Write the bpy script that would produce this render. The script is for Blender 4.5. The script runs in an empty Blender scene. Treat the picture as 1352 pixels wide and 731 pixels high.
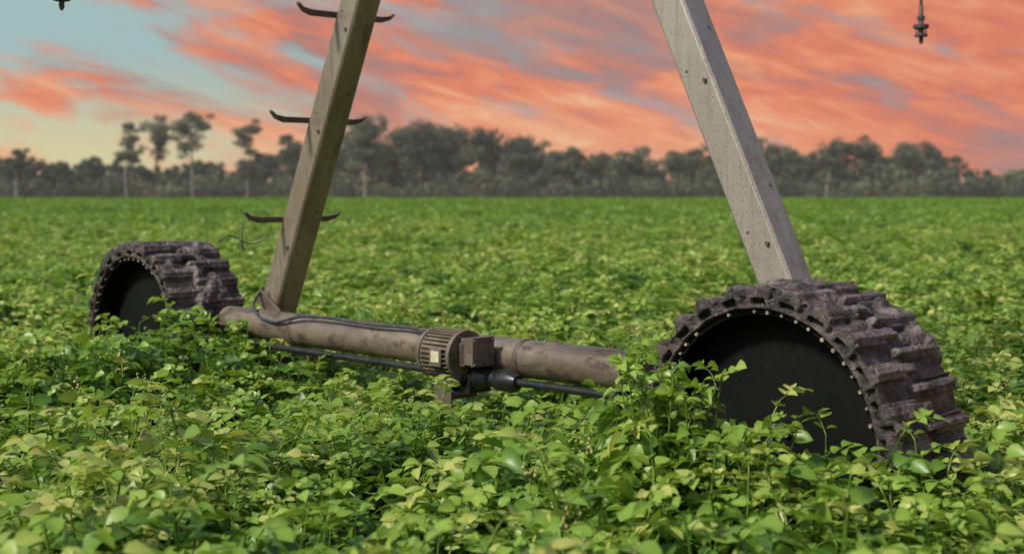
import bpy, math, random
import numpy as np
from mathutils import Vector, Matrix, noise, Euler
R = random.Random(7); NR = np.random.default_rng(7)
scene = bpy.context.scene
F = 1803.0; CAMH = 1.8

# ---------------------------------------------------------------- helpers
def link(o, parent=None):
    scene.collection.objects.link(o)
    if parent: o.parent = parent
    return o

class MB:
    def __init__(s): s.v=[]; s.f=[]; s.m=[]
    def add(s, vs, fs, mi=0):
        b=len(s.v); s.v+= [tuple(v) for v in vs]; s.f += [tuple(b+i for i in f) for f in fs]; s.m += [mi]*len(fs)
    def box(s, c, d, mi=0, rot=None):
        vs=[]
        for x in (-.5,.5):
            for y in (-.5,.5):
                for z in (-.5,.5):
                    p=Vector((x*d[0],y*d[1],z*d[2]))
                    if rot: p=rot@p
                    vs.append(p+Vector(c))
        s.add(vs,[(0,1,3,2),(4,6,7,5),(0,4,5,1),(2,3,7,6),(0,2,6,4),(1,5,7,3)],mi)
    def tube(s, pts, rad, n=12, mi=0, caps=True, sq=None):
        pts=[Vector(p) for p in pts]
        if not isinstance(rad,(list,tuple)): rad=[rad]*len(pts)
        up=None; vs=[]
        for i,p in enumerate(pts):
            d=(pts[min(i+1,len(pts)-1)]-pts[max(i-1,0)])
            if d.length<1e-7: d=Vector((0,0,1))
            d.normalize()
            if up is None:
                a=Vector((0,0,1)) if abs(d.z)<.9 else Vector((1,0,0))
                up=(a-d*a.dot(d)).normalized()
            else: up=(up-d*up.dot(d)).normalized()
            sd=d.cross(up)
            for k in range(n):
                t=2*math.pi*k/n
                vs.append(p+(up*math.cos(t)+sd*math.sin(t))*rad[i])
        fs=[]
        for i in range(len(pts)-1):
            for k in range(n):
                k2=(k+1)%n
                fs.append((i*n+k,i*n+k2,(i+1)*n+k2,(i+1)*n+k))
        if caps:
            fs.append(tuple(reversed(range(n)))); fs.append(tuple((len(pts)-1)*n+k for k in range(n)))
        s.add(vs,fs,mi)
    def obj(s,name,mats,parent=None,smooth=False,bevel=0,auto=True):
        me=bpy.data.meshes.new(name); me.from_pydata(s.v,[],s.f)
        for m in mats: me.materials.append(m)
        me.polygons.foreach_set('material_index',s.m)
        if smooth: me.polygons.foreach_set('use_smooth',[True]*len(me.polygons))
        me.update(); o=bpy.data.objects.new(name,me); link(o,parent)
        if smooth and auto:
            try: me.set_sharp_from_angle(angle=math.radians(40))
            except Exception: pass
        if bevel:
            b=o.modifiers.new('b','BEVEL'); b.width=bevel; b.segments=2; b.limit_method='ANGLE'
        return o

def npmesh(name, V, Fc, tint=None, mats=(), midx=None, smooth=False):
    me=bpy.data.meshes.new(name)
    me.vertices.add(len(V)); me.vertices.foreach_set('co',V.astype(np.float32).ravel())
    nl=sum(a.size for a in Fc); npoly=sum(len(a) for a in Fc)
    me.loops.add(nl); me.polygons.add(npoly)
    me.loops.foreach_set('vertex_index',np.concatenate([a.ravel() for a in Fc]).astype(np.int32))
    tot=np.concatenate([np.full(len(a),a.shape[1]) for a in Fc]); st=np.concatenate([[0],np.cumsum(tot)[:-1]])
    me.polygons.foreach_set('loop_start',st.astype(np.int32))
    try: me.polygons.foreach_set('loop_total',tot.astype(np.int32))
    except Exception: pass
    for m in mats: me.materials.append(m)
    if midx is not None: me.polygons.foreach_set('material_index',midx.astype(np.int32))
    if smooth: me.polygons.foreach_set('use_smooth',np.ones(npoly,bool))
    me.update(calc_edges=True); me.validate()
    if tint is not None:
        a=me.attributes.new('tint','FLOAT','POINT'); a.data.foreach_set('value',tint.astype(np.float32))
    return me

# ---------------------------------------------------------------- node helpers
class NT:
    def __init__(s,nt): s.nt=nt; s.n=nt.nodes; s.l=nt.links
    def new(s,t,**k):
        x=s.n.new(t)
        for a,b in k.items(): setattr(x,a,b)
        return x
    def put(s,sock,val):
        if hasattr(val,'is_output') : s.l.new(val,sock)
        else: sock.default_value=val
    def math(s,op,a,b=0.0,clamp=False):
        x=s.new('ShaderNodeMath',operation=op,use_clamp=clamp); s.put(x.inputs[0],a); s.put(x.inputs[1],b); return x.outputs[0]
    def mapr(s,v,a,b,c=0.0,d=1.0,smooth=True):
        x=s.new('ShaderNodeMapRange'); x.interpolation_type='SMOOTHSTEP' if smooth else 'LINEAR'
        s.put(x.inputs['Value'],v); x.inputs['From Min'].default_value=a; x.inputs['From Max'].default_value=b
        x.inputs['To Min'].default_value=c; x.inputs['To Max'].default_value=d; return x.outputs['Result']
    def noise(s,vec,scale,detail=4,rough=.5,dist=0.0):
        x=s.new('ShaderNodeTexNoise'); s.put(x.inputs['Vector'],vec); x.inputs['Scale'].default_value=scale
        x.inputs['Detail'].default_value=detail; x.inputs['Roughness'].default_value=rough; x.inputs['Distortion'].default_value=dist
        return x.outputs['Fac']
    def ramp(s,v,stops):
        x=s.new('ShaderNodeValToRGB'); s.put(x.inputs[0],v); e=x.color_ramp.elements
        while len(e)<len(stops): e.new(.5)
        for el,(p,c) in zip(e,stops): el.position=p; el.color=(*c,1)
        return x.outputs[0]
    def mix(s,f,a,b,mode='MIX'):
        x=s.new('ShaderNodeMix',data_type='RGBA',blend_type=mode); s.put(x.inputs[0],f)
        s.put(x.inputs[6],a if hasattr(a,'is_output') else (*a,1)); s.put(x.inputs[7],b if hasattr(b,'is_output') else (*b,1)); return x.outputs[2]
    def comb(s,x,y,z):
        c=s.new('ShaderNodeCombineXYZ'); s.put(c.inputs[0],x); s.put(c.inputs[1],y); s.put(c.inputs[2],z); return c.outputs[0]

def mat(name):
    m=bpy.data.materials.new(name); m.use_nodes=True; t=NT(m.node_tree)
    p=t.n['Principled BSDF']; return m,t,p

def weathered(name,c1,c2,stain,scale=3.,rough=(.45,.75),metal=.3,bump=.15,stretch=(1,1,1),speck=(.1,.085,.07),stainamt=(.52,.68),streak=0.0):
    m,t,p=mat(name); tc=t.new('ShaderNodeTexCoord'); mp=t.new('ShaderNodeMapping'); mp.inputs['Scale'].default_value=stretch
    t.l.new(tc.outputs['Object'],mp.inputs[0]); v=mp.outputs[0]
    n1=t.noise(v,scale,6,.6,.3); n2=t.noise(v,scale*2.7,8,.65,.2); n3=t.noise(tc.outputs['Object'],90,3,.6)
    c=t.ramp(n1,[(.35,c1),(.65,c2)])
    c=t.mix(t.mapr(n2,stainamt[0],stainamt[1]),c,stain)
    c=t.mix(t.math('MULTIPLY',t.mapr(n3,.56,.68),.75),c,speck)
    if streak:
        mp2=t.new('ShaderNodeMapping'); mp2.inputs['Scale'].default_value=(40,40,1.6); t.l.new(tc.outputs['Object'],mp2.inputs[0])
        n4=t.noise(mp2.outputs[0],1,4,.6); c=t.mix(t.math('MULTIPLY',t.mapr(n4,.5,.7),streak),c,stain)
    t.l.new(c,p.inputs['Base Color']); t.l.new(t.mapr(n2,.3,.7,rough[0],rough[1]),p.inputs['Roughness'])
    p.inputs['Metallic'].default_value=metal
    b=t.new('ShaderNodeBump'); b.inputs['Strength'].default_value=bump; b.inputs['Distance'].default_value=.01
    t.l.new(t.math('ADD',n2,t.math('MULTIPLY',n3,.4)),b.inputs['Height']); t.l.new(b.outputs[0],p.inputs['Normal'])
    return m

M_leg_l=weathered('galvanised_steel_brown_shaded',(.21,.17,.125),(.30,.255,.20),(.12,.088,.06),2.6,stretch=(1,1,.3),stainamt=(.52,.74),rough=(.3,.5),metal=.35,streak=.55)  # browner steel, with the left leg's weaker light darkened into its colours
M_leg_r=weathered('galvanised_steel_pale',(.27,.24,.20),(.35,.315,.27),(.19,.155,.12),3.0,stretch=(1,1,.35),rough=(.38,.55),metal=.35,stainamt=(.5,.8),streak=.5)
M_pipe=weathered('galvanised_pipe_dirty',(.12,.092,.066),(.25,.20,.15),(.065,.045,.03),4.5,stretch=(.5,1,1),metal=.3,rough=(.35,.6),stainamt=(.47,.66))
M_motor=weathered('motor_paint_dusty',(.09,.068,.05),(.17,.135,.10),(.05,.035,.025),9,metal=.15)
M_rust=weathered('rusty_bracket',(.07,.05,.035),(.13,.095,.07),(.04,.027,.02),8,metal=.1)
M_black=weathered('black_paint',(.008,.009,.009),(.02,.02,.02),(.05,.042,.035),6,rough=(.25,.5),metal=0,stainamt=(.62,.8),speck=(.03,.03,.025))
M_disc=weathered('wheel_disc_black',(.0015,.0022,.0018),(.0035,.005,.0035),(.010,.012,.008),3,rough=(.55,.8),metal=0,bump=.05,stainamt=(.55,.8),speck=(.012,.011,.008))
M_disc.node_tree.nodes['Principled BSDF'].inputs['Specular IOR Level'].default_value=.15
M_bolt=weathered('bolt_zinc_yellow',(.5,.42,.30),(.75,.68,.55),(.2,.14,.08),30,metal=.6,rough=(.3,.5),stainamt=(.4,.6))
M_bolt2=weathered('bolt_dull',(.18,.16,.13),(.3,.27,.22),(.1,.08,.06),30,metal=.4)
M_label=weathered('label_plate',(.45,.38,.24),(.55,.5,.34),(.3,.22,.13),20,metal=0)
M_tip=weathered('sprinkler_plastic',(.02,.022,.03),(.04,.042,.05),(.1,.09,.08),10,metal=0)

def mud_material():
    m,t,p=mat('muddy_rubber'); tc=t.new('ShaderNodeTexCoord'); v=tc.outputs['Object']
    n1=t.noise(v,9,8,.7,.6); n2=t.noise(v,46,6,.7,.2); n3=t.noise(v,20,4,.6)
    at=t.new('ShaderNodeAttribute',attribute_name='tint')
    k=t.math('ADD',t.math('MULTIPLY',n1,.8),t.math('MULTIPLY',at.outputs['Fac'],.48))
    c=t.ramp(k,[(.34,(.010,.008,.007)),(.50,(.036,.026,.023)),(.64,(.082,.061,.054)),(.84,(.19,.155,.14))])
    c=t.mix(t.mapr(n2,.46,.64,0,.65),c,(.024,.017,.014))
    t.l.new(c,p.inputs['Base Color']); t.l.new(t.mapr(n3,.42,.6,.14,.6),p.inputs['Roughness'])
    b=t.new('ShaderNodeBump'); b.inputs['Strength'].default_value=.85; b.inputs['Distance'].default_value=.018
    t.l.new(t.math('ADD',n1,t.math('MULTIPLY',n2,.6)),b.inputs['Height']); t.l.new(b.outputs[0],p.inputs['Normal'])
    return m
M_mud=mud_material()

def leaf_material(name,dark,mid,light,yellow,trans=.35,rough=.45,nscale=.5,haze_glow=None,tcol=(.20,.30,.03)):
    m,t,p=mat(name); at=t.new('ShaderNodeAttribute',attribute_name='tint'); g=t.new('ShaderNodeNewGeometry')
    oi=t.new('ShaderNodeObjectInfo')
    n=t.noise(g.outputs['Position'],nscale,1,.6)
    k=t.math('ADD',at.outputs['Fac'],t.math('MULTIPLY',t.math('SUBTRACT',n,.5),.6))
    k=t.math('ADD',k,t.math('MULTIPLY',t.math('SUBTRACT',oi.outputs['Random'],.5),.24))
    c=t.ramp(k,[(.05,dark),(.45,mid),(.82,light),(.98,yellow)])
    t.l.new(c,p.inputs['Base Color']); p.inputs['Roughness'].default_value=rough
    p.inputs['Specular IOR Level'].default_value=.5
    if haze_glow: p.inputs['Emission Color'].default_value=(*haze_glow[0],1); p.inputs['Emission Strength'].default_value=haze_glow[1]; p.inputs['Specular IOR Level'].default_value=.1  # aerial haze imitated by a faint emission on the leaves
    tr=t.new('ShaderNodeBsdfTranslucent'); t.l.new(t.mix(.5,c,tcol),tr.inputs[0])
    mx=t.new('ShaderNodeMixShader'); mx.inputs[0].default_value=trans
    t.l.new(p.outputs[0],mx.inputs[1]); t.l.new(tr.outputs[0],mx.inputs[2]); t.l.new(mx.outputs[0],t.n['Material Output'].inputs[0])
    return m
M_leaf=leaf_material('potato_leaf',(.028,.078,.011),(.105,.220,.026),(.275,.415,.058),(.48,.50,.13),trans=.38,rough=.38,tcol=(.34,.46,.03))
M_tree=leaf_material('distant_foliage_haze_glow',(.046,.062,.048),(.098,.118,.080),(.18,.19,.115),(.25,.25,.16),trans=.2,rough=.9,nscale=.06,haze_glow=((.27,.25,.235),.19),tcol=(.15,.18,.08))  # greyed greens plus a faint glow stand in for aerial haze
M_bark=weathered('tree_bark',(.20,.18,.16),(.34,.31,.28),(.15,.13,.11),1.5,metal=0,rough=(.8,.9))
M_flower=weathered('withered_flower',(.34,.28,.10),(.42,.36,.15),(.22,.13,.05),40,metal=0,rough=(.7,.9))

# ---------------------------------------------------------------- potato plants
LT=np.array([0,.18,.45,.76,1.0]); LW=np.array([0,.27,.36,.23,0])
def leaflet(base,d,nrm,L,rng,out,tint):
    d=d/np.linalg.norm(d); s=np.cross(d,nrm); s/=np.linalg.norm(s)+1e-9; n=np.cross(s,d)
    fold=rng.uniform(.1,.65); curl=rng.uniform(.05,.5); tw=rng.uniform(-.3,.3)
    V=[]
    for i,(t,w) in enumerate(zip(LT,LW)):
        c=base+d*(t*L)-n*(curl*L*t*t)
        if w==0: V.append(c)
        else:
            wv=rng.uniform(-.05,.05)*L
            V.append(c-s*w*L+n*(w*fold*L+wv+tw*w*L)); V.append(c); V.append(c+s*w*L+n*(w*fold*L-wv-tw*w*L))
    b=out['n']; out['V'].extend(V); out['n']+=len(V)
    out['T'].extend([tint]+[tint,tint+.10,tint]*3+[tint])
    out['t3'] += [(b,b+2,b+1),(b,b+3,b+2),(b+7,b+8,b+10),(b+8,b+9,b+10)]
    for r in (1,4):
        out['t4'] += [(b+r,b+r+1,b+r+4,b+r+3),(b+r+1,b+r+2,b+r+5,b+r+4)]
def strand(pts,rads,out,tint,mi=0):
    b=out['n']; n=3
    for p,r in zip(pts,rads):
        for k in range(n):
            a=2*math.pi*k/n
            out['V'].append(p+np.array([math.cos(a)*r,math.sin(a)*r,0])); out['T'].append(tint)
    out['n']+=n*len(pts)
    for i in range(len(pts)-1):
        for k in range(n):
            k2=(k+1)%n; out['t4'].append((b+i*n+k,b+i*n+k2,b+(i+1)*n+k2,b+(i+1)*n+k))
def compound(p,az,el,L,out,rng,tint,size=1.0):
    pts=[p.copy()]; q=p.copy(); e=el; N=5
    for i in range(N):
        q=q+np.array([math.cos(az)*math.cos(e),math.sin(az)*math.cos(e),math.sin(e)])*(L/N); pts.append(q.copy()); e-=rng.uniform(.12,.32); az+=rng.uniform(-.08,.08)
    strand([pts[0],pts[2],pts[4],pts[5]],[.0032,.0028,.002,.002],out,tint*.8+.15)
    dN=pts[-1]-pts[-2]; dN/=np.linalg.norm(dN)
    up=np.array([0,0,1.])
    def nn():
        v=up+rng.normal(0,.38,3); return v/np.linalg.norm(v)
    leaflet(pts[-1],dN+rng.normal(0,.1,3),nn(),rng.uniform(.095,.128)*size,rng,out,tint+rng.uniform(-.08,.1))
    for idx,sz in ((4,.098),(3,.085),(1,.058)):
        c=pts[idx]; dd=pts[idx]-pts[idx-1]; dd/=np.linalg.norm(dd); sd=np.cross(dd,up); sd/=np.linalg.norm(sd)+1e-9
        for sg in (-1,1):
            d=dd*rng.uniform(.3,.7)+sd*sg+up*rng.uniform(-.2,.4)
            leaflet(c+sd*sg*.008,d,nn(),sz*size*rng.uniform(.75,1.2),rng,out,tint+rng.uniform(-.1,.1))
def potato(seed,nst=5,H=.66,spread=.25,nl=7,flower=False,lo=.32,hv=(.62,1.2)):
    rng=np.random.default_rng(seed); out=dict(V=[],T=[],t3=[],t4=[],n=0); fl=[]
    for s in range(nst):
        az=2*math.pi*(s+rng.uniform(-.3,.3))/nst; h=H*rng.uniform(*hv); sp=spread*rng.uniform(.4,1.15)
        if s==0: sp*=.2
        pts=[np.array([math.cos(az)*(.03+sp*(t**1.3)),math.sin(az)*(.03+sp*(t**1.3)),h*.9*t]) for t in np.linspace(0,1,7)]
        strand(pts[::2],[.009,.008,.006,.004],out,.5)
        for j in range(nl):
            t=lo+(1-lo)*j/(nl-1); x=t*6; i=min(int(x),5); p=pts[i]+(pts[i+1]-pts[i])*(x-i)
            la=az+j*2.4+rng.uniform(-.4,.4) if j<nl-2 else rng.uniform(0,6.28)
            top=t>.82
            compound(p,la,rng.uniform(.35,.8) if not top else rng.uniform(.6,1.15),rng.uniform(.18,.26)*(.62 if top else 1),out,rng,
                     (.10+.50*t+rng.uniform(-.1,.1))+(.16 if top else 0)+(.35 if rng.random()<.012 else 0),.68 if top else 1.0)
        if flower and s%2==0:
            tp=pts[-1]
            e=tp+np.array([rng.normal(0,.02),rng.normal(0,.02),.13]); strand([tp,e],[.003,.002],out,.75)
            for _ in range(8): fl.append(e+rng.normal(0,.02,3))
    V=np.array(out['V']); T=np.array(out['T']); t3=np.array(out['t3']); t4=np.array(out['t4']); mi=np.zeros(len(t3)+len(t4))
    if fl:
        b=len(V); ev=[];ef=[]
        for c in fl:
            k=len(ev); r=rng.uniform(.005,.010)
            ev += [c+np.array(o)*r for o in ((1,0,0),(-1,0,0),(0,1,0),(0,-1,0),(0,0,1.4),(0,0,-1.4))]
            ef += [(b+k+a,b+k+b2,b+k+c2) for a,b2,c2 in ((0,2,4),(2,1,4),(1,3,4),(3,0,4),(2,0,5),(1,2,5),(3,1,5),(0,3,5))]
        V=np.vstack([V,ev]); T=np.concatenate([T,np.full(len(ev),.9)])
        t3=np.vstack([t3,ef]); mi=np.concatenate([np.zeros(len(t3)-len(ef)),np.ones(len(ef)),np.zeros(len(t4))])
    return npmesh('potato_plant_mesh',V,[t3,t4],T,[M_leaf,M_flower],mi,smooth=True)

def farclump(seed,rad=1.3,n=560):
    rng=np.random.default_rng(seed); V=[];T=[];Q=[]
    ph=rng.uniform(0,6,4)
    for i in range(n):
        r=rad*math.sqrt(rng.random()); a=rng.uniform(0,6.283); x,y=r*math.cos(a),r*math.sin(a)
        bump=.5+.25*math.sin(x*6+ph[0])*math.cos(y*6+ph[1])+.2*math.sin(x*13+ph[2])*math.sin(y*12+ph[3])
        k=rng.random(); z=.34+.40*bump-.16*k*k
        d=rng.normal(0,1,3); d[2]*=.35; d/=np.linalg.norm(d); nrm=np.array([0,0,1.])+rng.normal(0,.5,3); s=np.cross(d,nrm); s/=np.linalg.norm(s); L=rng.uniform(.09,.18); w=L*.38
        c=np.array([x,y,z]); b=len(V)
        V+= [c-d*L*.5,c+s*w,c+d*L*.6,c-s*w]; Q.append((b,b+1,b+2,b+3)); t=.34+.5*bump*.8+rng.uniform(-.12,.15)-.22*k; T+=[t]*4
    return npmesh('crop_clump_mesh',np.array(V),[np.array(Q)],np.array(T),[M_leaf])

src=bpy.data.collections.new('crop_sources'); srcf=bpy.data.collections.new('crop_far_sources'); srct=bpy.data.collections.new('tall_sources')
for i in range(8):
    src.objects.link(bpy.data.objects.new('src_%d'%i,potato(100+i,nst=5 if i%2 else 6,flower=(i==7))))
for i in range(3): srcf.objects.link(bpy.data.objects.new('srcf_%d'%i,farclump(i)))
for i in range(2): srct.objects.link(bpy.data.objects.new('srct_%d'%i,potato(300+i,nst=6,H=1.0,spread=.26,nl=12,lo=.2,hv=(.85,1.12))))

def scatter(name,pts,rot,scl,idx,coll):
    me=bpy.data.meshes.new(name); n=len(pts); me.vertices.add(n); me.vertices.foreach_set('co',pts.astype(np.float32).ravel())
    for nm,tp,arr,key in (('rot','FLOAT_VECTOR',rot,'vector'),('scl','FLOAT_VECTOR',scl,'vector'),('idx','INT',idx,'value')):
        a=me.attributes.new(nm,tp,'POINT'); a.data.foreach_set(key,arr.astype(np.int32 if tp=='INT' else np.float32).ravel())
    me.update(); o=link(bpy.data.objects.new(name,me))
    g=bpy.data.node_groups.new(name+'_gn','GeometryNodeTree')
    g.interface.new_socket('Geometry',in_out='INPUT',socket_type='NodeSocketGeometry'); g.interface.new_socket('Geometry',in_out='OUTPUT',socket_type='NodeSocketGeometry')
    N=g.nodes; gi=N.new('NodeGroupInput'); go=N.new('NodeGroupOutput'); ip=N.new('GeometryNodeInstanceOnPoints'); ci=N.new('GeometryNodeCollectionInfo')
    ci.inputs['Collection'].default_value=coll; ci.inputs['Separate Children'].default_value=True; ci.inputs['Reset Children'].default_value=True
    def na(nm,dt):
        x=N.new('GeometryNodeInputNamedAttribute'); x.data_type=dt; x.inputs[0].default_value=nm
        return [s for s in x.outputs if s.enabled and s.name=='Attribute'][0]
    L=g.links; L.new(gi.outputs[0],ip.inputs['Points']); L.new(ci.outputs[0],ip.inputs['Instance']); ip.inputs['Pick Instance'].default_value=True
    L.new(na('idx','INT'),ip.inputs['Instance Index']); L.new(na('rot','FLOAT_VECTOR'),ip.inputs['Rotation']); L.new(na('scl','FLOAT_VECTOR'),ip.inputs['Scale'])
    L.new(ip.outputs[0],go.inputs[0]); md=o.modifiers.new('scatter','NODES'); md.node_group=g
    return o

OX,OY=1.2,6.1; TH=math.radians(-46.2); CT,ST=math.cos(TH),math.sin(TH)
def to_local(x,y): rx,ry=x-OX,y-OY; return rx*CT+ry*ST, -rx*ST+ry*CT
FARX=-5.94; NEARX=-.12

def band(y0,y1,sp,margin,half0,jit=.42):
    ys=np.arange(y0,y1,sp); P=[]
    for y in ys:
        hw=.375*y*margin+half0; xs=np.arange(-hw,hw,sp)
        P.append(np.stack([xs+NR.uniform(-jit,jit,len(xs))*sp,np.full(len(xs),y)+NR.uniform(-jit,jit,len(xs))*sp],1))
    return np.concatenate(P)
P=np.vstack([band(2.7,12,.35,1.25,1.1),band(12,26,.54,1.2,.7),band(26,48,.85,1.15,.7)])
lx,ly=to_local(P[:,0],P[:,1])
keep=~(((np.abs(lx-NEARX)<.80)|(np.abs(lx-FARX)<.80))&(ly>-.13)&(ly<.80))
P=P[keep]; lx=lx[keep]; ly=ly[keep]
n=len(P); s=NR.uniform(.84,1.12,n)
hn=np.array([noise.noise(Vector((x*1.0,y*1.0,0))) for x,y in P]); s*= 1+.30*hn
s=np.where(P[:,1]>26,s*1.4,np.where(P[:,1]>12,s*1.12,s))
sz=s*np.where(P[:,1]>26,.76,np.where(P[:,1]>12,.92,1.0))
under=(lx<-.8)&(lx>-3.5)&(ly>-.35)&(ly<.85); sz=np.where(under,np.minimum(sz*.88,.84),sz)
nearfar=((P[:,0]+2.9)**2+(P[:,1]-9.5)**2<1.4**2); sz=np.where(nearfar,np.maximum(sz,.95)*1.18,sz)
nearnear=((P[:,0]-1.2)**2+(P[:,1]-5.2)**2<.9**2); sz=np.where(nearnear,np.maximum(sz,.9)*1.06,sz)
scl=np.stack([s,s,sz],1); rot=np.stack([NR.normal(0,.11,n),NR.normal(0,.11,n),NR.uniform(0,6.283,n)],1)
idx=NR.choice(8,n,p=[.137]*7+[.041])
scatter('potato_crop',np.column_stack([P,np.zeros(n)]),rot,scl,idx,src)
P=band(46,216,1.6,1.12,4.0); n=len(P); s=NR.uniform(.9,1.15,n)
scatter('potato_crop_distant',np.column_stack([P,np.zeros(n)]),np.stack([np.zeros(n),np.zeros(n),NR.uniform(0,6.28,n)],1),np.stack([s,s,s*NR.uniform(.85,1.2,n)],1),NR.integers(0,3,n),srcf)
tp=[(.60,5.74,1.14),(.76,5.66,1.06),(.68,5.85,1.10),(.50,5.95,.96),(.89,5.45,.90),(.98,5.55,.80),(.35,6.15,.80),(1.06,5.25,.76),(1.70,5.35,.70),(1.45,5.1,.66)]
n=len(tp); P=np.array([(a,b,0) for a,b,c in tp]); sc=np.array([(.85,.85,c) for a,b,c in tp])
scatter('tall_potato_plants',P,np.stack([np.full(n,.05),np.full(n,-.04),NR.uniform(0,6.28,n)],1),sc,np.arange(n)%2,srct)

# ---------------------------------------------------------------- ground
mg,t,p=mat('field_soil'); g=t.new('ShaderNodeNewGeometry'); n1=t.noise(g.outputs['Position'],.35,6,.6); n2=t.noise(g.outputs['Position'],14,6,.7)
c=t.ramp(n1,[(.35,(.08,.11,.022)),(.65,(.12,.16,.03))]); c=t.mix(t.mapr(n2,.35,.65,0,.5),c,(.05,.06,.02)); t.l.new(c,p.inputs['Base Color']); p.inputs['Roughness'].default_value=.9
b=t.new('ShaderNodeBump'); b.inputs['Distance'].default_value=.05; t.l.new(n2,b.inputs['Height']); t.l.new(b.outputs[0],p.inputs['Normal'])
gb=MB(); gb.add([(-4000,-500,0),(4000,-500,0),(4000,6000,0),(-4000,6000,0)],[(0,1,2,3)]); gb.obj('ground',[mg])

# ---------------------------------------------------------------- trees
class TB:
    def __init__(s): s.V=[];s.T=[];s.Q=[];s.m=[];s.n=0
    def leaves(s,C,rad,n,size,tint,rng):
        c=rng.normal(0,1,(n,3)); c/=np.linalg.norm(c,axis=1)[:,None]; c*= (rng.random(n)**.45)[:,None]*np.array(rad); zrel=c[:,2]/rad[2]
        c=c+np.array(C)
        d=rng.normal(0,1,(n,3)); d/=np.linalg.norm(d,axis=1)[:,None]; e=rng.normal(0,1,(n,3)); sd=np.cross(d,e); sd/=np.linalg.norm(sd,axis=1)[:,None]
        L=(size*rng.uniform(.5,1.2,n))[:,None]
        Q=np.stack([c-d*L,c+sd*L*.55,c+d*L,c-sd*L*.55],1).reshape(-1,3)
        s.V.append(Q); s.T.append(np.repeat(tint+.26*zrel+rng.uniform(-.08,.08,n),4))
        s.Q.append(np.arange(4*n).reshape(-1,4)+s.n); s.n+=4*n; s.m.append(np.zeros(n))
    def limb(s,a,b,r0,r1,bend,rng):
        a=np.array(a,float);b=np.array(b,float); K=5; off=rng.normal(0,bend,3); pts=[a+(b-a)*t+off*math.sin(math.pi*t) for t in np.linspace(0,1,K)]
        V=[];q=[]
        for i,p_ in enumerate(pts):
            r=r0+(r1-r0)*i/(K-1)
            for k in range(5):
                an=2*math.pi*k/5; V.append(p_+np.array([math.cos(an)*r,math.sin(an)*r,0]))
        for i in range(K-1):
            for k in range(5): q.append((i*5+k,i*5+(k+1)%5,(i+1)*5+(k+1)%5,(i+1)*5+k))
        s.V.append(np.array(V)); s.T.append(np.full(len(V),.4)); s.Q.append(np.array(q)+s.n); s.n+=len(V); s.m.append(np.ones(len(q)))
        return pts
    def make(s,name):
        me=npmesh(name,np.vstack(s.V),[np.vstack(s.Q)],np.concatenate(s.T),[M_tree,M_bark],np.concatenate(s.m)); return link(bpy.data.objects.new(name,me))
def bush_tree(tb,x,y,h,rng,tint,wid=None,dens=1.0):
    w=wid or h*rng.uniform(.24,.42); tb.limb((x,y,0),(x+rng.normal(0,.4),y,h*.75),.16,.06,.3,rng)
    k=int(rng.integers(13,19))
    for i in range(k):
        z=h*rng.uniform(.12,.90); f=1-abs(z/h-.55)*.9; a=rng.uniform(0,6.28); rr=w*rng.uniform(.1,.95)*f
        r=h*rng.uniform(.08,.17); z=min(z,h-r*.8)
        tb.leaves((x+math.cos(a)*rr,y+math.sin(a)*rr,z),(r*1.25,r*1.25,r*.85),int(120*dens),.33,tint+rng.uniform(-.22,.2),rng)
    tb.leaves((x,y,h-h*.09),(h*.11,h*.11,h*.08),80,.28,tint+.1,rng)
prof=[(-700,205),(-400,190),(-200,200),(0,200),(40,203),(80,213),(110,207),(150,214),(200,218),(260,212),(320,205),(370,203),(420,200),(455,185),(480,158),(500,182),(515,180),(530,160),(560,154),(600,160),(640,164),(680,176),(715,182),(750,180),(768,212),(790,206),(830,193),(870,196),(910,191),(950,194),(1000,182),(1035,190),(1060,202),(1090,186),(1130,180),(1170,179),(1210,186),(1245,193),(1262,230),(1290,226),(1320,222),(1352,220),(1500,205),(1800,190),(2100,200)]
px=[a for a,b in prof]; py=[b for a,b in prof]
tb=TB(); rng=np.random.default_rng(11)
x=-500
while x<1850:
    d=rng.uniform(224,236); top=np.interp(x,px,py)+(rng.uniform(-5,8) if rng.random()<.7 else rng.uniform(5,30)); h=(252-top)/F*d+CAMH
    bush_tree(tb,(x-676)/F*d,d,max(h,3),rng,rng.uniform(.1,.6)); x+=rng.uniform(8,15)
x=-500
while x<1850:
    d=rng.uniform(217,221); h=rng.uniform(2.0,5.8)
    tb.leaves(((x-676)/F*d,d,h*.45),(2.2,1.5,h*.55),170,.34,rng.uniform(.2,.75),rng); x+=rng.uniform(8,14)
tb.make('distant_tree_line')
def euc(name,pxx,pyt,d,seed,lean=0,k=8):
    rng=np.random.default_rng(seed); t_=TB(); x=(pxx-676)/F*d; h=(252-pyt)/F*d+CAMH
    base=np.array([x-lean*.5,d,0]); top=np.array([x+lean*.3,d,h*.70]); pts=t_.limb(base,top,.20,.09,.35,rng)
    for i in range(k):
        f=rng.uniform(.45,1.0); st=base+(top-base)*f; a=rng.uniform(0,6.28); rr=h*rng.uniform(.05,.16)
        e=np.array([x+lean*.3+math.cos(a)*rr,d+math.sin(a)*rr,min(h*.93,st[2]+h*rng.uniform(.12,.28))]); t_.limb(st,e,.07,.03,.3,rng)
        r=h*rng.uniform(.05,.10); tn=rng.uniform(.0,.4)
        t_.leaves(e,(r*1.3,r*1.2,r*.75),170,.24,tn,rng)
        t_.leaves(e+rng.normal(0,r*.9,3),(r*.8,r*.8,r*.5),80,.21,tn+.1,rng)
    t_.leaves(np.array([x+lean*.3,d,h*.94]),(h*.09,h*.08,h*.05),160,.23,.35,rng)
    return t_.make(name)
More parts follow.
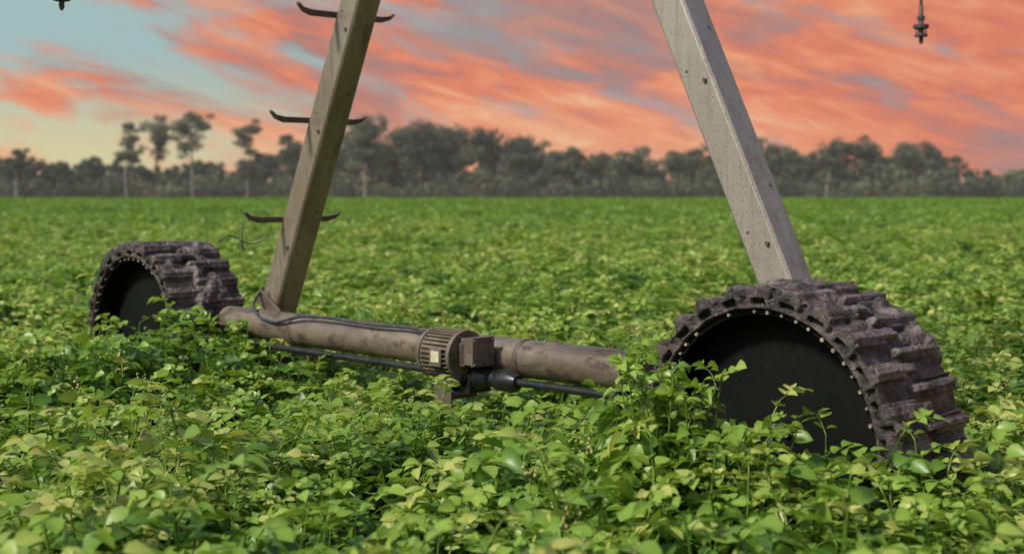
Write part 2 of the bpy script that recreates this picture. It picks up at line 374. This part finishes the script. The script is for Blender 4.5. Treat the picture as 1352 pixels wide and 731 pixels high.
for i,a in enumerate([(170,160,205,0,8),(209,150,207,.8,7),(253,146,204,-.5,12),(328,163,208,.6,8),(380,176,210,.3,10),(484,150,206,.3,15),(22,196,205,.2,7),(1095,192,206,.9,9)]):
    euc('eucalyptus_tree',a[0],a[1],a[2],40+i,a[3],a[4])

# ---------------------------------------------------------------- irrigation pivot
piv=bpy.data.objects.new('irrigation_pivot',None); link(piv); piv.location=(OX,OY,0); piv.rotation_euler=(0,0,TH)
YB=.36; ZB=.85; YL=.62; ZC=.665

def sbox(v,a,b,e):
    def ss(t): t=max(0,min(1,t)); return t*t*(3-2*t)
    return ss((v-a)/e)*ss((b-v)/e)
NTH=1000; PN=25; W=.60
def build_track(seed):
    ys=np.linspace(0,W,92); KS=15; rr_=random.Random(seed)
    lh=[(rr_.uniform(.78,1.08),rr_.uniform(.78,1.08),rr_.uniform(-.02,.02),rr_.uniform(-.02,.02)) for _ in range(PN+2)]
    V=[];T=[]; off=Vector((seed*3.1,seed*1.7,0))
    for i in range(NTH):
        th=2*math.pi*i/NTH; ct,st_=math.cos(th),math.sin(th); u0=i/NTH*PN
        tr=[];tt=[]
        for y in ys:
            wob=.03*noise.noise(Vector((ct*2.5,y*5,st_*2.5))+off)
            a=(u0+wob)%1; ia=int(u0+wob)%PN; b2=(u0+wob+.5)%1; ib=int(u0+wob+.5)%PN
            l=sbox(a,.12+lh[ia][2],.64,.035)*sbox(y,-.1,.24,.008)*lh[ia][0]
            l=max(l*.62,sbox(a,.26,.52,.03)*sbox(y,-.1,.33,.009)*lh[ia][0])
            r=sbox(b2,.12+lh[ib][3],.64,.035)*sbox(y,.34,W+.1,.008)*lh[ib][1]
            r=max(r*.62,sbox(b2,.26,.52,.03)*sbox(y,.25,W+.1,.009)*lh[ib][1])
            lug=max(l,r)
            seam=-.014*(sbox(a,.93,1.07,.02)+sbox(a,-.07,.07,.02))
            p=Vector((ct*.7,y,st_*.7))+off
            f1=noise.fractal(p*9,.8,2.1,5); f2=noise.fractal(p*3.1+Vector((9,9,9)),.9,2.1,3); f3=noise.fractal(p*30,.8,2.1,3)
            fill=max(0,f2*1.3+.03)*.075
            hgt=lug*.052+seam
            hm=min(fill,.054)+f1*.020*(1 if fill>0 else 0)
            h=max(hgt+f1*.005,hm)+f3*.0042
            tr.append(.665+h); tt.append(.42+f1*.5+(.26 if lug>.5 else -.07)+(.10 if hm>hgt else 0))
        rin=.598; a=u0%1
        for k in range(KS):
            u=k/(KS-1); rr=rin+(tr[0]-.004-rin)*u; yy=0.0
            slot=sbox(a,.24,.76,.05)*sbox(rr,.618,.650,.007); yy+=.04*slot
            yy+=.022*(1-sbox(a,.06,.94,.05))*sbox(u,.35,1.3,.15)
            if k==0: yy=.02
            if k==KS-1: yy+=.006
            f=noise.fractal(Vector((ct*rr,5,st_*rr))*12+off,.9,2.1,3); yy+=f*.008
            V.append((ct*rr,yy,st_*rr)); T.append(-.3 if slot>.4 else .22+.65*f)
        for y,rv,tv in zip(ys,tr,tt): V.append((ct*rv,y+.006,st_*rv)); T.append(tv)
        for k in range(4):
            rr=tr[-1]+(rin-tr[-1])*(k+1)/4; V.append((ct*rr,W+.012,st_*rr)); T.append(.3)
    M=KS+len(ys)+4; A=np.arange(NTH)[:,None]*M+np.arange(M-1)[None,:]; B=((np.arange(NTH)+1)%NTH)[:,None]*M+np.arange(M-1)[None,:]
    Q=np.stack([A,A+1,B+1,B],2).reshape(-1,4)
    return npmesh('muddy_track',np.array(V),[Q],np.array(T),[M_mud],smooth=True)
track=build_track(1)
def wheel(x,rotz):
    w=bpy.data.objects.new('track_wheel',None); link(w,piv); w.location=(x,0,ZC+(.03 if x<-3 else 0)); w.rotation_euler=(0,rotz,0)
    o=bpy.data.objects.new('muddy_track',track); link(o,w)
    prof=[(.602,.59),(.590,.59),(.588,.24),(.580,.19),(.50,.175),(.30,.17),(.16,.165),(.13,.163),(.05,.16),(0.0,.16)]
    prof2=[(.600,.012),(.600,.028),(.574,.030),(.572,.10),(.572,.19)]
    mb=MB(); n=96
    for pr in (prof,prof2):
        vs=[(r*math.cos(2*math.pi*k/n),y,r*math.sin(2*math.pi*k/n)) for r,y in pr for k in range(n)]
        fs=[(i*n+k,i*n+(k+1)%n,(i+1)*n+(k+1)%n,(i+1)*n+k) for i in range(len(pr)-1) for k in range(n)]
        mb.add(vs,fs)
    mb.obj('wheel_disc',[M_disc],w,smooth=True)
    bb=MB(); rb=random.Random(3)
    for k in range(50):
        a=2*math.pi*(k+rb.uniform(-.12,.12))/50+.03; c=Vector((math.cos(a)*.587,0,math.sin(a)*.587))
        if rb.random()<.12: continue
        bb.tube([c+Vector((0,.028,0)),c+Vector((0,rb.uniform(.004,.014),0))],rb.uniform(.007,.0105),6,0 if rb.random()<.65 else 1)
    for k in range(4):
        c=Vector((.055*math.cos(k*1.57+.4),0,.055*math.sin(k*1.57+.4))); c.rotate(Euler((0,-rotz,0))); bb.tube([c+Vector((0,.165,0)),c+Vector((0,.14,0))],.013,6,1)
    bb.obj('wheel_bolts',[M_bolt,M_bolt2],w)
    hb=MB(); hb.tube([(0,.2,0),(0,.74,0)],.06,20); hb.obj('hub',[M_disc],w,smooth=True)
    return w
wheel(NEARX,.05); wheel(FARX,1.3)

def leg(name,s0,z0,s1,z1,m):
    a=Vector((-s0,YL,z0)); b=Vector((-s1,YL,z1)); d=(b-a).normalized(); yv=Vector((0,1,0)); xv=yv.cross(d).normalized()
    w=.1; c=.016; pr=[(-w+c,-w),(w-c,-w),(w,-w+c),(w,w-c),(w-c,w),(w-c-.012,w-.02),(w-.03,w-.03),(w-.03,-w+.03),(-w+.03,-w+.03),(-w+.03,w-.03),(-w+c+.012,w-.02),(-w+c,w),(-w,w-c),(-w,-w+c)]
    mb=MB(); N=len(pr); vs=[q+xv*u+yv*v for q in (a,b) for u,v in pr]
    fs=[(k,(k+1)%N,N+(k+1)%N,N+k) for k in range(N)]; mb.add(vs,fs)
    mb.obj(name,[m],piv,smooth=False,bevel=.004)
    return a,d,xv
aR,dR,xR=leg('tower_leg_right',.12,.74,2.50,5.80,M_leg_r)
aL,dL,xL=leg('tower_leg_left',4.93,.78,2.64,5.80,M_leg_l)
mb=MB()
for (a,d,xv,ts) in ((aR,dR,xR,(.86,1.78)),(aL,dL,xL,(.7,1.6,2.35))):
    for t_ in ts:
        q=a+d*t_+Vector((0,-.1,0))+xv*.05; mb.tube([q+Vector((0,.02,0)),q-Vector((0,.014,0))],.012,6)
        q=a+d*(t_+.1)+Vector((0,-.1,0))-xv*.04; mb.tube([q+Vector((0,.02,0)),q-Vector((0,.004,0))],.008,8)
        q=a+d*(t_+.3)+Vector((.0,0.03,0))+xv*.1; mb.tube([q-xv*.01,q+xv*.004],.009,8)
mb.obj('leg_bolts',[M_rust],piv)
mb=MB()
for z in (1.60,2.30,3.01,3.72,4.4):
    f=(z-aL.z)/dL.z; c=aL+dL*f; xx=c.x-.115
    pts=[(c.y-.41,z+.05),(c.y-.37,z+.012),(c.y-.30,z-.006),(c.y+.30,z-.004),(c.y+.37,z+.012),(c.y+.41,z+.04)]
    th=[.007,.014,.020,.020,.014,.007]; vs=[]
    for (y,zz),h in zip(pts,th): vs += [(xx-.018,y,zz-h),(xx+.018,y,zz-h),(xx+.018,y,zz+h),(xx-.018,y,zz+h)]
    fs=[(0,3,2,1),(20,21,22,23)]
    for i in range(5):
        for k in range(4): fs.append((i*4+k,i*4+(k+1)%4,(i+1)*4+(k+1)%4,(i+1)*4+k))
    mb.add(vs,fs)
mb.obj('climbing_rungs',[M_rust],piv,bevel=.003)
mb=MB(); mb.tube([(-5.1,YB,ZB),(-3.9,YB,ZB-.004),(-2.6,YB,ZB-.008),(-1.25,YB,ZB),(-1.21,YB,ZB)],.108,40)
mb.tube([(-1.215,YB,ZB),(-1.175,YB,ZB)],.114,40); mb.tube([(-1.176,YB,ZB),(-1.168,YB,ZB)],.10,40)
mb.obj('base_beam',[M_pipe],piv,smooth=True)
mb=MB()
for x in (-4.2,-1.98): mb.tube([(x-.02,YB,ZB-.004),(x+.02,YB,ZB-.004)],.113,36)
mb.box((-4.93,.50,.80),(.26,.30,.16)); mb.box((-4.93,YB-.0,ZB-.01),(.34,.26,.02))
mb.box((-.62,.72,.74),(1.5,.10,.12)); mb.box((-1.3,.55,.80),(.16,.36,.14)); mb.box((-5.45,.72,.74),(1.3,.10,.12))
mb.box((-4.72,.44,.98),(.3,.02,.10),rot=Matrix.Rotation(.5,3,'Y'))
mb.obj('beam_brackets',[M_rust],piv,bevel=.006)
mb=MB()
for x in (NEARX,FARX):
    mb.tube([(x,.66,ZC),(x,.70,ZC),(x,.84,ZC),(x,.86,ZC)],[.13,.16,.16,.12],24); mb.box((x-.16,.76,ZC),(.2,.16,.2))
mb.obj('wheel_gearboxes',[M_black],piv,smooth=True,bevel=.006)
GX=-2.28
mb=MB(); mb.tube([(-5.35,.20,.735),(GX-.2,.20,.735)],.022,14); mb.tube([(GX+.18,.20,.735),(-.95,.20,.735)],.022,14)
for x in (GX-.2,GX+.2): mb.tube([(x-.05,.2,.735),(x,.2,.735),(x+.05,.2,.735)],[.04,.05,.035],16)
for x in (-1.15,-4.9): mb.tube([(x-.05,.2,.735),(x+.05,.2,.735)],.032,12)
mb.box((-1.12,.22,.735),(.03,.12,.10))
mb.obj('drive_shaft',[M_black],piv,smooth=True)
mb=MB(); mb.tube([(GX+a_,.2,.735) for a_ in (-.15,-.11,-.09,.09,.11,.16)],[.045,.06,.078,.078,.06,.045],24); mb.box((GX,.2,.70),(.15,.17,.11)); mb.tube([(GX,.10,.735),(GX,.07,.735)],.05,16)
mb.tube([(GX+.23,.2,.735),(GX+.33,.2,.735),(GX+.39,.2,.735)],[.06,.062,.04],20)
mb.obj('centre_gearbox',[M_black],piv,smooth=True,bevel=.005)
XM,YM,ZM=-2.36,.125,.862
mb=MB(); mb.tube([(XM-.20,YM,ZM),(XM-.195,YM,ZM),(XM-.15,YM,ZM),(XM+.10,YM,ZM),(XM+.12,YM,ZM)],[.085,.125,.132,.125,.10],32)
mb.tube([(XM+.095,YM,ZM),(XM+.125,YM,ZM)],.143,28); mb.tube([(XM-.165,YM,ZM),(XM-.14,YM,ZM)],.141,28)
for k in range(34):
    a=2*math.pi*k/34; rt=Matrix.Rotation(-a,3,'X'); mb.box((XM-.015,YM+math.sin(a)*.133,ZM+math.cos(a)*.133),(.23,.005,.026),rot=rt)
mb.box((XM+.19,YM+.01,ZM+.03),(.09,.15,.15)); mb.box((XM+.15,YM,ZM+.01),(.05,.13,.13)); mb.box((XM+.245,YM+.01,ZM+.03),(.015,.165,.165))
for sy in (-.06,.08):
    for sz_ in (-.04,.095): mb.tube([(XM+.25,YM+sy,ZM+sz_),(XM+.263,YM+sy,ZM+sz_)],.009,6)
mb.box((XM+.02,YM-.142,ZM-.01),(.10,.02,.10)); mb.box((XM+.02,YM-.1535,ZM-.005),(.07,.004,.065),1)
mb.obj('electric_motor',[M_motor,M_label],piv,smooth=True,bevel=.003)
mb=MB(); mb.box((XM+.03,.17,.745),(.13,.10,.07)); mb.box((XM-.03,.08,.66),(.15,.015,.24)); mb.box((XM-.03,.20,.61),(.10,.2,.02))
mb.obj('motor_bracket',[M_rust],piv,bevel=.004)
mb=MB(); XA=-2.57; mb.tube([(XA,y,6.0+.35*math.sin((y-YL)/14*math.pi)*(1 if y>YL else -1)) for y in np.linspace(-13,15,29)],.084,20)
mb.box((XA,YL,5.82),(.5,.34,.04)); mb.obj('water_pipeline',[M_leg_r],piv,smooth=True)
def drop(y,zend,sc):
    mb=MB(); x=XA; top=6.0
    mb.tube([(x,y,top),(x,y,top+.3),(x+.05,y,top+.35),(x+.1,y,top+.3),(x+.1,y,top-.4),(x+.1,y,zend+.28*sc)],.013,10)
    X=x+.1
    def st(lst,mi=0): mb.tube([(X,y,zend+z*sc) for z,r in lst],[r*sc for z,r in lst],16,mi)
    st([(.30,.018),(.22,.018)],1); st([(.22,.03),(.19,.03)],0); st([(.19,.02),(.155,.02)],1); st([(.155,.045),(.150,.06),(.125,.062),(.118,.04)],0)
    st([(.12,.024),(.08,.024)],1); st([(.08,.035),(.076,.052),(.060,.052),(.055,.03)],0); st([(.055,.016),(.02,.018),(0,.008)],0)
    for k in range(3):
        a=k*2.09; mb.tube([(X+math.cos(a)*.045*sc,y+math.sin(a)*.045*sc,zend+.13*sc),(X+math.cos(a)*.04*sc,y+math.sin(a)*.04*sc,zend+.07*sc)],.006*sc,6)
    mb.obj('sprinkler_drop',[M_tip,M_motor],piv,smooth=True)
drop(YL+5.14-.18,3.06,1.1); drop(YL-2.82,2.64,.75)
for y in (-8,-5.4,9.2,12.5): drop(y,3.6,1.0)
def cable(pts,r,m,name='cable'):
    cu=bpy.data.curves.new(name,'CURVE'); cu.dimensions='3D'; sp=cu.splines.new('BEZIER'); sp.bezier_points.add(len(pts)-1)
    for b_,q in zip(sp.bezier_points,pts): b_.co=q; b_.handle_left_type=b_.handle_right_type='AUTO'
    cu.bevel_depth=r; cu.materials.append(m); link(bpy.data.objects.new(name,cu),piv)
cable([(-4.85,.48,1.1),(-4.7,.30,.98),(-4.4,.24,.90),(-4.0,.25,.96),(-3.3,.255,.955),(-2.75,.24,.95),(-2.54,.14,.90)],.011,M_tip)
cable([(-4.72,.49,1.5),(-4.80,.35,1.42),(-4.86,.20,1.48),(-4.86,.12,1.44)],.004,M_tip)
cable([(-4.74,.24,1.58),(-4.72,.22,1.45),(-4.8,.28,1.38),(-4.9,.3,1.47)],.004,M_tip)

# ---------------------------------------------------------------- sky / light
w=bpy.data.worlds.new('World'); scene.world=w; w.use_nodes=True; t=NT(w.node_tree); bg=t.n['Background']; outw=t.n['World Output']
sun_dir=Vector((-.62,-.42,.72)).normalized()
sky=t.new('ShaderNodeTexSky'); sky.sky_type='NISHITA'; sky.sun_disc=False; sky.sun_elevation=math.asin(sun_dir.z); sky.sun_rotation=math.atan2(sun_dir.x,sun_dir.y)%(2*math.pi)
tc=t.new('ShaderNodeTexCoord'); sp=t.new('ShaderNodeSeparateXYZ'); t.l.new(tc.outputs['Generated'],sp.inputs[0])
X,Y,Z=sp.outputs; az=t.math('ARCTAN2',X,Y); el=t.math('ARCSINE',Z)
ph=math.radians(15)
al=t.math('SUBTRACT',t.math('MULTIPLY',az,math.cos(ph)),t.math('MULTIPLY',el,math.sin(ph)))
ac=t.math('ADD',t.math('MULTIPLY',az,math.sin(ph)),t.math('MULTIPLY',el,math.cos(ph)))
v1=t.comb(t.math('MULTIPLY',al,5),t.math('MULTIPLY',ac,21),3.3); v2=t.comb(t.math('MULTIPLY',al,13),t.math('MULTIPLY',ac,62),1.7); v3=t.comb(t.math('MULTIPLY',al,6),t.math('MULTIPLY',ac,18),7.7)
n1=t.noise(v1,1,8,.6,.9); n2=t.noise(v2,1,7,.62,1.0); n3=t.noise(v3,1,5,.55,.6)
val=t.math('ADD',t.math('MULTIPLY',n1,.72),t.math('MULTIPLY',n2,.28))
val=t.math('ADD',val,t.mapr(az,-.42,.05,-.115,.03)); val=t.math('ADD',val,t.mapr(az,.05,.36,0,.03))
clear=t.mix(t.mapr(el,.02,.105),(.66,.60,.36),(.36,.50,.50))
clear=t.mix(t.mapr(az,-.3,.05),clear,(.37,.38,.39))
cloud=t.ramp(t.math('ADD',t.math('MULTIPLY',n2,.5),t.math('MULTIPLY',n3,.5)),[(.36,(.36,.20,.19)),(.43,(.55,.205,.155)),(.49,(.73,.24,.145)),(.55,(.80,.32,.18)),(.66,(.87,.52,.32))])
cloud=t.mix(t.math('MULTIPLY',t.mapr(el,.07,.0),t.mapr(az,.45,-.3,.2,.75)),cloud,(.82,.50,.31))
cloud=t.mix(t.mapr(az,.1,.38,0,.35),cloud,(.62,.17,.12))
low=t.mix(t.mapr(val,.38,.54),clear,cloud)
dark=t.math('MULTIPLY',t.mapr(n3,.49,.37),t.mapr(az,-.25,.0)); low=t.mix(t.math('MULTIPLY',dark,.55),low,(.31,.26,.27))
bg.inputs['Strength'].default_value=1.0; t.l.new(low,bg.inputs[0])
bg2=t.new('ShaderNodeBackground'); t.l.new(sky.outputs[0],bg2.inputs[0]); bg2.inputs[1].default_value=.15
mx=t.new('ShaderNodeMixShader'); t.l.new(t.mapr(el,.17,.42),mx.inputs[0]); t.l.new(bg.outputs[0],mx.inputs[1]); t.l.new(bg2.outputs[0],mx.inputs[2]); t.l.new(mx.outputs[0],outw.inputs[0])
sl=bpy.data.lights.new('sun','SUN'); sl.energy=4.7; sl.angle=math.radians(9); sl.color=(1,.93,.80); so=link(bpy.data.objects.new('sun',sl)); so.rotation_euler=sun_dir.to_track_quat('Z','Y').to_euler()

cam=bpy.data.cameras.new('camera'); co=link(bpy.data.objects.new('camera',cam)); co.location=(0,0,CAMH); co.rotation_euler=(math.radians(90),0,0)
cam.sensor_width=36; cam.lens=36*F/1352; cam.shift_y=-(365.5-252)/1352; cam.clip_end=9000; cam.clip_start=.1
cam.dof.use_dof=True; cam.dof.focus_distance=6.8; cam.dof.aperture_fstop=1.8
scene.camera=co
scene.view_settings.view_transform='Standard'; scene.view_settings.look='None'; scene.view_settings.exposure=0
